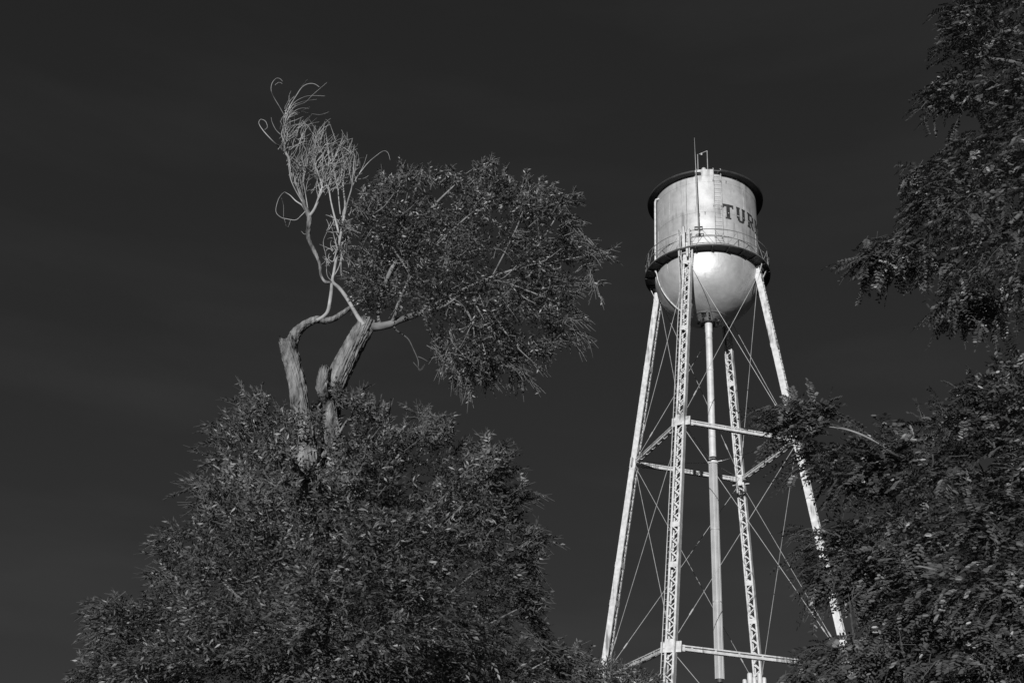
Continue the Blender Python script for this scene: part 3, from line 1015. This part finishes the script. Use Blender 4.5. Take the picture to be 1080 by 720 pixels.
for i, tr in enumerate(dead):
    dy = 0.0 if i < 3 else random.uniform(-.35, .35)
    tr2 = []
    for j, q in enumerate(tr):
        w = min(1.0, j / 3.0)
        tr2.append((q[0], q[1], q[2] if q[2] > 2.6 else q[2] * (.45 + .55 * max(0, q[2] - 1) / 1.6), dy * w))
    pts, rad = trace(tr2)
    if i == 2:
        db_ = MB(); db_.tube(pts[:14], rad[:14], 16, smooth=8, wob=.18, furrow=.003)
        child(db_, 'dead_limb', M['bark'], elm, True)
        pts, rad = pts[13:], rad[13:]
    mb.tube(pts, rad, 12 if i < 3 else 6, smooth=5, wob=.10 if i < 4 else .0)
    for q in tr2:
        if q[1] < 215: allpts.append(q)
# grown twigs: up, then swept over to the right and curling
zone = [(296, 165), (292, 130), (300, 105), (320, 92), (334, 96), (338, 108), (330, 114), (342, 118), (350, 124), (362, 132), (372, 142), (378, 152), (384, 170), (384, 188), (372, 192), (352, 205), (330, 205), (312, 195)]
starts = [q for q in allpts if q[2] > .9]
cnt = 0; tries = 0; grid = {}
while cnt < 330:
    q = random.choice(starts)
    x, y, w, dd = q
    x += random.uniform(-3, 3); y += random.uniform(-6, 6)
    if y < 100 and random.random() < .8: continue
    if x < 318 and random.random() < .3: continue
    L_ = random.uniform(8, 40); th = radians(random.gauss(66, 26)); curl = random.gauss(-.045, .06)
    tr = []; ok = True
    ns = 7
    wd = random.uniform(.45, 1.05)
    ddx = random.uniform(-.25, .25)
    for j in range(ns):
        tr.append((x, y, wd * (1 - .75 * j / ns), dd + ddx * j / ns))
        x += cos(th) * L_ / ns; y -= sin(th) * L_ / ns
        th += curl + random.gauss(0, .16)
        if not inpoly(np.array([x]), np.array([y]), zone)[0]: ok = ok and random.random() < .12
    if not ok: continue
    cell = (int(tr[3][0] / 8), int(tr[3][1] / 8))
    tries += 1
    if grid.get(cell, 0) >= 5 + tries // 3000: continue
    grid[cell] = grid.get(cell, 0) + 1
    pts, rad = trace(tr)
    mb.tube(pts, rad, 4, smooth=3, cap=False); cnt += 1
    if len(starts) < 700 and random.random() < .5: starts.append(tr[3])
for _ in range(70):     # fuzz round the lower dead stems
    q = random.choice([(345, 285), (352, 270), (358, 255), (360, 245), (362, 270), (365, 235), (355, 235), (368, 225), (348, 250), (366, 290)])
    x, y = q[0] + random.uniform(-4, 4), q[1] + random.uniform(-8, 8)
    th = radians(random.uniform(30, 170)); curl = random.gauss(0, .25); L_ = random.uniform(6, 16); tr = []
    for j in range(6):
        tr.append((x, y, 1.0 * (1 - .6 * j / 6), random.uniform(-.02, .02) + .05 * j / 6))
        x += cos(th) * L_ / 6; y -= sin(th) * L_ / 6; th += curl
    pts, rad = trace(tr); mb.tube(pts, rad, 4, smooth=2, cap=False)
child(mb, 'dead_branches', M['dead'], elm, True)

# upper crown
UPC = [(383, 333), (372, 300), (368, 270), (366, 247), (374, 225), (384, 205), (400, 190), (424, 180), (440, 184), (461, 187), (478, 184), (490, 190), (506, 180), (514, 174), (520, 180), (533, 190), (555, 192), (578, 202), (598, 203), (600, 212), (592, 222), (604, 234), (600, 245), (622, 256), (634, 264), (622, 272), (616, 286), (620, 300), (604, 306), (600, 316), (606, 335), (606, 358), (592, 350), (584, 362), (572, 370), (552, 376), (548, 392), (536, 378), (522, 386), (514, 398), (502, 390), (495, 406), (484, 400), (474, 392), (463, 372), (456, 352), (450, 338), (436, 336), (420, 326), (400, 326)]
UPH = [[(366, 243), (376, 240), (383, 262), (374, 268), (368, 260)], [(395, 345), (402, 322), (413, 330), (422, 345)], [(446, 290), (453, 286), (455, 297), (449, 300)]]
UPS = [(600, 205, 609, 205), (598, 225, 614, 236), (610, 258, 640, 264), (625, 266, 656, 262), (628, 270, 652, 273), (622, 292, 636, 318), (612, 300, 640, 300)[:4], (604, 345, 626, 361), (600, 352, 612, 371),
       (553, 378, 573, 388), (548, 390, 569, 409), (540, 385, 540, 405), (545, 388, 551, 411), (514, 392, 514, 410), (494, 398, 495, 418), (484, 396, 487, 408), (508, 182, 509, 166), (514, 180, 518, 170), (404, 192, 402, 180),
       (424, 184, 424, 170), (433, 182, 440, 176), (458, 188, 462, 180), (482, 186, 476, 178), (531, 190, 532, 177), (556, 193, 556, 185), (575, 200, 582, 195), (470, 375, 466, 388), (478, 390, 476, 401), (585, 360, 580, 372),
       (395, 196, 408, 190), (606, 245, 622, 250), (606, 330, 616, 334)]
B1, O1 = sprays_in(UPC, TY, 5200, 1.4, holes=UPH, thr=.2, sc=1.8, seed=3.0, core=(430, 320), shell=.8, edge=4)
d1 = O1 * .75 + rng.normal(0, .55, O1.shape) + np.array([.12, 0, .12])
g1 = spray_leaves(B1, d1, .15, 9, .054, .021, droop=.4)
B2, D2 = spike_dirs(UPS + auto_spikes(UPC, (440, 320), 13, 2, 13, [(360, 300), (460, 300), (460, 350), (360, 350)]), TY, 6)
g2 = spray_leaves(B2, D2, .13, 8, .056, .022, droop=.2)
crown1 = leaves_mesh('upper_crown', M['leaf2'], elm, *cat(g1, g2))
sel = rng.choice(len(B1), 650, replace=False)
twig_mesh('twigs', M['twig2'], elm, np.concatenate([B1[sel], B2]), np.concatenate([d1[sel], D2]), .20, .35, .0028, sub=crown1)

# lower crown
LOC = [(60, 740), (84, 712), (104, 698), (112, 684), (108, 668), (104, 652), (104, 640), (124, 632), (147, 642), (168, 635), (170, 612), (182, 592), (174, 580), (182, 562), (206, 560), (216, 545), (220, 532), (208, 520), (212, 512), (232, 510), (236, 494), (232, 484), (240, 474), (230, 464), (230, 455), (244, 448), (258, 446), (268, 424), (278, 424), (284, 444), (298, 442), (312, 436), (330, 424), (352, 418), (368, 420), (378, 420), (388, 430), (404, 440), (412, 458), (436, 458), (448, 452), (452, 440), (466, 444), (474, 462), (482, 474), (494, 484), (506, 472), (520, 474), (532, 484), (530, 500), (526, 514), (544, 524), (534, 536), (540, 550), (556, 566), (570, 574), (556, 586), (552, 600), (556, 612), (556, 628), (558, 642), (562, 658), (568, 672), (590, 680), (606, 692), (618, 705), (625, 740)]
LOS = [(110, 690, 72, 716), (120, 676, 100, 684), (118, 660, 94, 668), (118, 648, 96, 652), (120, 638, 97, 634), (150, 642, 122, 626), (176, 606, 163, 604), (184, 584, 162, 580), (184, 570, 168, 562), (196, 562, 176, 558), (222, 530, 208, 530), (222, 514, 182, 518), (218, 512, 195, 507), (236, 490, 208, 490), (236, 482, 202, 474), (238, 466, 220, 466), (242, 458, 218, 452), (250, 452, 220, 446), (270, 430, 250, 403), (268, 432, 242, 419), (266, 438, 252, 428), (276, 426, 274, 414), (362, 424, 356, 412), (376, 424, 381, 411), (410, 448, 411, 430), (452, 446, 430, 429), (458, 440, 448, 428), (512, 476, 511, 462), (524, 480, 530, 466), (526, 488, 540, 476), (524, 500, 549, 492), (500, 480, 498, 470), (538, 524, 574, 516), (536, 528, 573, 524), (540, 522, 553, 509), (556, 570, 592, 571), (552, 566, 584, 566), (546, 556, 566, 555), (548, 596, 572, 592), (550, 604, 574, 606), (548, 618, 574, 620), (550, 634, 571, 640), (556, 650, 574, 656), (300, 444, 296, 432), (252, 448, 243, 442)]
FR = [[(308, 450), (336, 450), (342, 520), (334, 560), (318, 550), (310, 510)], [(336, 415), (366, 415), (370, 480), (362, 520), (338, 505)], [(300, 425), (345, 425), (350, 440), (330, 446), (312, 446)]]
HOL = [[(384, 428), (400, 436), (405, 452), (396, 446)], [(416, 446), (434, 444), (434, 456), (416, 456)], [(176, 600), (190, 600), (184, 612)], [(540, 548), (528, 540), (520, 548), (534, 556)]]
B3, O3 = sprays_in(LOC, TY + .1, 12500, 2.6, holes=HOL, fronthole=FR, thr=.17, sc=1.4, seed=9.0, core=(330, 640), shell=.6, edge=5)
d3 = O3 * .9 + rng.normal(0, .36, O3.shape) + np.array([0, 0, .22])
g3 = spray_leaves(B3, d3, .24, 10, .070, .023, droop=.25, ang=.65, jit=.25)
B4, D4 = spike_dirs(LOS + auto_spikes(LOC, (330, 660), 12, 2, 15, [(300, 400), (350, 400), (350, 460), (300, 460)]), TY, 6, .05)
g4 = spray_leaves(B4, D4, .17, 9, .070, .023, droop=.12, ang=.65, jit=.22)
fill = []
for pl_, nn, yy in (([(300, 590), (380, 590), (385, 740), (295, 740)], 420, TY - 1.3),
                    ([(330, 446), (366, 446), (372, 540), (334, 540)], 60, TY - .75), ([(342, 470), (372, 470), (372, 540), (342, 540)], 70, TY - .7),
                    ([(300, 500), (380, 500), (380, 600), (300, 600)], 260, TY - 1.0)):
    Bq, Oq = sprays_in(pl_, yy, nn, .5, thr=-.5, sc=1.5, core=(330, 640), edge=4)
    fill.append(spray_leaves(Bq, Oq * .5 + rng.normal(0, .5, Oq.shape) + np.array([0, 0, .3]), .24, 9, .080, .026, ang=.65, jit=.25))
g4 = cat(g4, *fill)
crown2 = leaves_mesh('lower_crown', M['leaf'], elm, *cat(g3, g4))
sel = rng.choice(len(B3), 1300, replace=False)
twig_mesh('twigs', M['twig'], elm, np.concatenate([B3[sel], B4]), np.concatenate([d3[sel], D4]), .26, .2, .0035, sub=crown2)
mb = MB()
for (x1, y1, dd) in ((120, 660, -.6), (190, 580, .3), (225, 490, -.3), (262, 430, .1), (300, 470, -.9), (160, 700, .8), (420, 470, -.4), (460, 450, .3), (520, 490, -.5), (560, 570, .2), (550, 640, -.8), (480, 600, -1.5), (240, 620, -1.4), (400, 560, -1.6), (300, 560, 1.2), (450, 540, 1.4), (590, 690, .1), (380, 430, .4)):
    x0, y0 = 335 + random.uniform(-10, 10), y1 + abs(x1 - 335) * .55 + 40
    pts, rad = trace([(x0, y0, 6, 0), ((x0 * .6 + x1 * .4), y0 * .6 + y1 * .4 + 4, 4, dd * .5), ((x0 * .25 + x1 * .75), y0 * .2 + y1 * .8, 2.5, dd * .9), (x1, y1, 1.2, dd)])
    mb.tube(pts, rad, 8, smooth=4, wob=.05)
child(mb, 'branches', M['bark'], elm, True)
# lower skirt of the crown down to head height (out of the frame)
LOW2 = [(40, 740), (625, 740), (640, 800), (620, 900), (500, 980), (330, 1000), (160, 960), (60, 880), (30, 800)]
B5, O5 = sprays_in(LOW2, TY + .1, 4200, 2.6, thr=-.1, sc=1.2, seed=9.0, core=(330, 700), shell=.5)
g5 = spray_leaves(B5, O5 * .8 + rng.normal(0, .45, O5.shape), .27, 9, .066, .026)
leaves_mesh('crown_skirt', M['leaf'], elm, *g5)

# ---------------- young tree in front of the tower leg
SY = 14.5
sap_c = at(640, 760, SY)
sap = thing('young_tree', 'small leafy treetop poking up in front of the left tower leg', 'tree', (sap_c[0], SY, 0))
SAP = [(575, 740), (582, 700), (598, 692), (612, 700), (626, 702), (640, 704), (656, 706), (668, 712), (690, 716), (700, 740)]
SAS = [(615, 702, 626, 682), (612, 704, 618, 690), (655, 708, 672, 700), (660, 712, 680, 700), (672, 714, 690, 716), (640, 706, 646, 698), (600, 696, 596, 684), (664, 710, 652, 700), (680, 722, 692, 718), (630, 704, 624, 694)]
B6, O6 = sprays_in(SAP, SY, 520, .7, thr=-.3, sc=1.5, core=(640, 800), edge=1)
g6 = spray_leaves(B6, O6 * .8 + rng.normal(0, .4, O6.shape), .22, 8, .062, .022)
B7, D7 = spike_dirs(SAS, SY, 6, .04)
g7 = spray_leaves(B7, D7, .14, 7, .06, .02, droop=.1)
SAP2 = [(575, 740), (700, 740), (720, 800), (700, 900), (640, 940), (590, 900), (560, 800)]
B8, O8 = sprays_in(SAP2, SY, 1200, .8, thr=-.3, sc=1.5, core=(640, 800))
g8 = spray_leaves(B8, O8 * .8 + rng.normal(0, .4, O8.shape), .24, 8, .062, .022)
cr = leaves_mesh('crown', M['leaf'], sap, *cat(g6, g7, g8))
twig_mesh('twigs', M['twig'], sap, np.concatenate([B6[:160], B7]), np.concatenate([O6[:160], D7]), .2, .15, .0035, sub=cr)
mb = MB()
c = np.array([sap_c[0], SY, 0])
mb.tube([c + (0, 0, -.1), c + (.03, 0, 1.2), c + (-.04, .05, 2.4), at(640, 780, SY), at(640, 730, SY)], [.08, .065, .05, .03, .015], 14, smooth=5, wob=.08)
for i in range(8):
    e = at(590 + i * 13, 720 + 10 * (i % 3), SY + random.uniform(-.4, .4)); b_ = at(640, 800 + 15 * (i % 4), SY)
    mb.tube([b_, (b_ + e) / 2 + (0, 0, .05), e], [.018, .012, .005], 6, smooth=4)
child(mb, 'trunk', M['bark'], sap, True)

# ---------------- locust at the right edge
RY = 9.0
tr_xy = at(1230, 420, RY)
loc = thing('locust_tree', 'dark feathery-leaved locust tree filling the right edge, its boughs reaching towards the tower', 'tree', (tr_xy[0], RY, 0))
LU = [(1003, -30), (1006, 4), (1010, 18), (1004, 36), (998, 54), (1014, 58), (1016, 68), (1002, 78), (984, 92), (978, 104), (982, 112), (974, 122), (990, 122), (1008, 126), (1024, 120), (1036, 122), (1026, 132), (1012, 148), (994, 162), (972, 172), (960, 182), (962, 204), (960, 222), (956, 240), (934, 248), (912, 256), (910, 270), (902, 280), (914, 294), (938, 292), (958, 292), (976, 296), (990, 302), (996, 314), (986, 334), (1002, 340), (1022, 342), (1040, 344), (1056, 338), (1066, 326), (1084, 328), (1180, 330), (1250, 250), (1260, 60), (1230, -60), (1100, -80)]
LUH = [[(1060, 208), (1078, 206), (1086, 218), (1078, 226), (1064, 222)], [(974, 226), (983, 224), (985, 240), (976, 242)], [(1030, 122), (1046, 120), (1050, 128), (1036, 130)]]
LL_ = [(1080, 378), (1060, 386), (1036, 398), (1016, 410), (998, 428), (980, 440), (966, 440), (955, 452), (930, 454), (912, 460), (898, 480), (880, 476), (862, 470), (876, 456), (884, 444), (878, 428), (860, 424), (846, 420), (824, 424), (808, 432), (814, 444), (812, 458), (836, 462), (842, 472), (850, 486), (858, 496), (872, 506), (884, 516), (900, 516), (916, 522), (930, 526), (918, 534), (900, 544), (872, 552), (852, 562), (850, 576), (858, 590), (856, 604), (860, 618), (868, 632), (880, 620), (892, 634), (906, 632), (916, 644), (932, 640), (942, 652), (930, 662), (904, 666), (890, 676), (868, 682), (852, 692), (838, 710), (820, 740), (1000, 800), (1200, 800), (1260, 640), (1250, 480), (1180, 380), (1120, 360)]
LLH = [[(940, 560), (962, 556), (956, 566)], [(1030, 575), (1045, 570), (1042, 584)], [(884, 448), (900, 452), (912, 462), (896, 466)], [(826, 466), (838, 470), (846, 492), (838, 500), (828, 486)]]
LUS = [(1006, 8, 983, 14), (1006, 30, 989, 27), (1000, 48, 991, 52), (1004, 60, 993, 62), (1000, 78, 980, 90), (984, 96, 971, 99), (984, 112, 963, 117), (984, 122, 969, 131), (1010, 126, 1008, 133), (1016, 146, 1004, 148), (970, 174, 952, 178), (964, 182, 954, 190), (964, 226, 950, 244), (930, 250, 905, 252), (914, 260, 905, 268), (912, 272, 886, 276), (908, 280, 894, 286), (922, 290, 907, 304), (940, 290, 936, 298), (972, 294, 974, 302), (998, 318, 972, 338), (1000, 330, 986, 348), (1016, 338, 1010, 350), (1030, 338, 1034, 350), (1046, 336, 1049, 362), (1056, 334, 1060, 345), (1072, 322, 1076, 336), (1030, 120, 1040, 124)]
LLS = [(820, 430, 788, 432), (846, 424, 832, 416), (856, 426, 854, 414), (866, 428, 882, 420), (880, 434, 890, 440), (820, 446, 802, 444), (824, 456, 804, 468), (836, 462, 814, 472), (852, 482, 824, 489), (852, 490, 834, 496), (846, 494, 828, 510), (874, 504, 870, 514), (884, 512, 880, 524), (898, 512, 894, 522), (912, 518, 908, 524), (930, 524, 938, 530), (922, 534, 902, 528), (880, 548, 868, 546), (862, 558, 842, 556), (856, 566, 838, 564), (858, 576, 830, 586), (868, 580, 850, 594), (866, 596, 838, 602), (870, 606, 844, 622), (872, 614, 856, 630), (876, 620, 850, 650), (880, 618, 868, 640), (900, 626, 894, 642), (912, 640, 910, 652), (926, 640, 920, 648), (940, 648, 942, 658), (896, 668, 874, 676), (872, 680, 850, 686), (862, 692, 842, 696), (852, 704, 826, 712), (846, 712, 818, 718), (1080, 384, 1070, 374), (1060, 390, 1050, 382), (1036, 402, 1024, 396), (1016, 414, 1006, 406), (980, 444, 966, 430), (958, 452, 950, 444), (936, 458, 926, 446), (916, 462, 904, 452), (996, 432, 988, 424)]


def locust(poly, holes, spikes, n, nl_dir, seed, core, tmax=1.3, Yc=RY, er_=5, sl_=.19, per=4):
    global ZS
    ZS = 2.4
    B, O = sprays_in(poly, Yc, n, tmax, holes=holes, thr=.10, sc=1.9, seed=seed, core=core, shell=.7, edge=er_, pxm=.009)
    d = O * .5 + rng.normal(0, .5, O.shape) * np.array([1, 1, .8]) + np.array(nl_dir)
    g_ = spray_leaves(B, d, sl_, 15, .050, .021, droop=.42, ang=.95, jit=.10, face=(-.1, -.45, 0))
    Bs, Ds = spike_dirs(spikes, Yc, per, .04)
    gs = spray_leaves(Bs, Ds, .22, 15, .048, .020, droop=.28, ang=.95, jit=.08, face=(-.1, -.45, 0))
    ZS = 1.5
    return B, d, Bs, Ds, cat(g_, gs)


Ba, da, Bas, Das, ga = locust(LU, LUH, LUS, 5200, (-.3, 0, -.05), 21.0, (1120, 140))
Bb, db, Bbs, Dbs, gb = locust(LL_, LLH, LLS, 7600, (-.3, 0, .0), 33.0, (1120, 580))
for pl_, nn in (([(806, 434), (826, 424), (846, 420), (880, 428), (886, 444), (866, 462), (842, 466), (815, 456)], 190),
                ([(846, 468), (880, 470), (930, 456), (960, 456), (960, 520), (930, 524), (884, 514), (856, 494)], 330),
                ([(846, 566), (872, 554), (940, 540), (990, 550), (980, 620), (900, 612), (862, 590)], 420),
                ([(858, 600), (900, 590), (940, 600), (940, 640), (900, 630), (866, 618)], 200),
                ([(838, 712), (856, 692), (900, 672), (950, 668), (980, 720), (900, 740), (840, 735)], 420),
                ([(1000, 430), (1036, 402), (1080, 380), (1100, 460), (1040, 480)], 300)):
    q_ = locust(pl_, (), LLS[:1], nn, (-.3, 0, .05), 5.0, (1000, 560), tmax=.35, er_=3, sl_=.16, per=1)
    gb = cat(gb, q_[4])
for pl_, nn in (([(905, 270), (935, 250), (975, 245), (985, 290), (935, 290), (912, 286)], 260),
                ([(972, 120), (985, 94), (1016, 80), (1040, 100), (1020, 120), (990, 122)], 190),
                ([(955, 236), (960, 184), (1000, 160), (1060, 170), (1050, 205), (1000, 225)], 300),
                ([(990, 335), (1000, 312), (1050, 300), (1060, 330), (1030, 342)], 190),
                ([(1000, 10), (1050, 5), (1060, 60), (1015, 60), (1000, 40)], 190)):
    q_ = locust(pl_, (), LUS[:1], nn, (-.3, 0, .05), 5.0, (1060, 160), tmax=.35, er_=3, sl_=.16, per=1)
    ga = cat(ga, q_[4])
cu = leaves_mesh('upper_bough_foliage', M['locust'], loc, *ga, shape='oval')
cl_ = leaves_mesh('lower_bough_foliage', M['locust'], loc, *gb, shape='oval')
twig_mesh('twigs', M['twig'], loc, np.concatenate([Ba[:900], Bas]), np.concatenate([da[:900], Das]), .18, .45, .0018, sub=cu)
twig_mesh('twigs', M['twig'], loc, np.concatenate([Bb[:1200], Bbs]), np.concatenate([db[:1200], Dbs]), .18, .45, .0018, sub=cl_)
mb = MB()
c = np.array([tr_xy[0], RY, 0])
mb.tube([c + (0, 0, -.2), c + (0, 0, .4), c + (.05, .05, 2.2), at(1215, 480, RY), at(1205, 300, RY), at(1190, 120, RY), at(1180, -20, RY)],
        [.38, .27, .23, .19, .15, .1, .05], 32, smooth=8, wob=.15)
child(mb, 'trunk', M['bark'], loc, True)
mb = MB()
for tr in ([(1212, 330, 16), (1160, 260, 11, -.1), (1100, 200, 8, -.2), (1050, 180, 5, -.2), (1000, 195, 3, -.2), (965, 200, 1.6, -.2)],
           [(1100, 200, 6, -.1), (1060, 240, 4.5), (1010, 262, 3.5), (950, 265, 2.4), (900, 272, 1.2)],
           [(1060, 240, 4), (1035, 280, 3), (1020, 320, 2), (1005, 338, 1)],
           [(1195, 180, 12), (1130, 110, 8), (1080, 70, 5), (1030, 60, 3), (1000, 50, 1.5)],
           [(1130, 110, 6), (1080, 115, 4, -.3), (1020, 105, 3, -.3), (980, 110, 1.4, -.3)],
           [(1225, 560, 18), (1160, 540, 12), (1090, 510, 9, .1), (1030, 500, 6, .1), (975, 490, 4, -.2), (945, 480, 2.6, -.9), (920, 463, 2.2, -.95), (892, 452, 1.8, -.9), (865, 445, 1.5, -.4), (830, 440, 1.2)],
           [(1090, 510, 7), (1050, 470, 5), (1020, 440, 3), (1000, 430, 1.4)],
           [(1160, 540, 8), (1100, 580, 6, -.3), (1067, 585, 4, -.9), (1052, 565, 3, -1.0), (1020, 560, 2.4, -.6), (950, 575, 2), (880, 590, 1.5), (845, 600, 1)],
           [(1225, 620, 14), (1150, 650, 10), (1080, 640, 7, -.4), (1010, 608, 3, -1.1), (970, 598, 2.2, -1.1), (930, 610, 1.6, -.7), (890, 615, 1)],
           [(1080, 640, 6), (1020, 670, 4), (950, 680, 3), (880, 695, 2), (835, 712, 1.2)]):
    pts, rad = trace(tr, .4, RY); mb.tube(pts, rad, 10, smooth=5, wob=.06)
child(mb, 'limbs', M['twig'], loc, True)
for tr in ([(950, 484, 2.6, -.2), (936, 474, 2.3, -.5), (918, 463, 2.0, -.75), (903, 456, 1.8, -.8), (889, 452, 1.4, -.7), (874, 450, 1.0, -.5)],
           [(1068, 582, 3, -.5), (1060, 570, 2.4, -1.0), (1053, 561, 2, -1.2), (1048, 556, 1.6, -1.1)],
           [(1012, 610, 2, -.9), (990, 602, 2, -1.3), (970, 597, 1.6, -1.3), (955, 598, 1, -1.1)]):
    mb = MB(); pts, rad = trace(tr, 0, RY); mb.tube(pts, rad, 8, smooth=5, wob=.06)
    child(mb, 'bare_twig', M['dead'], loc, True)
# rest of its crown, right of the frame and behind
RC = [(1180, -60), (1300, -60), (1420, 120), (1440, 420), (1380, 640), (1260, 760), (1200, 640), (1240, 420), (1180, 330)]
B9, O9 = sprays_in(RC, RY + .4, 2600, 1.6, thr=-.2, sc=1.5, core=(1280, 350))
g9 = spray_leaves(B9, O9 * .7 + rng.normal(0, .4, O9.shape), .19, 13, .044, .022, droop=.45, ang=.95, jit=.16)
leaves_mesh('outer_foliage', M['locust'], loc, *g9, shape='oval')
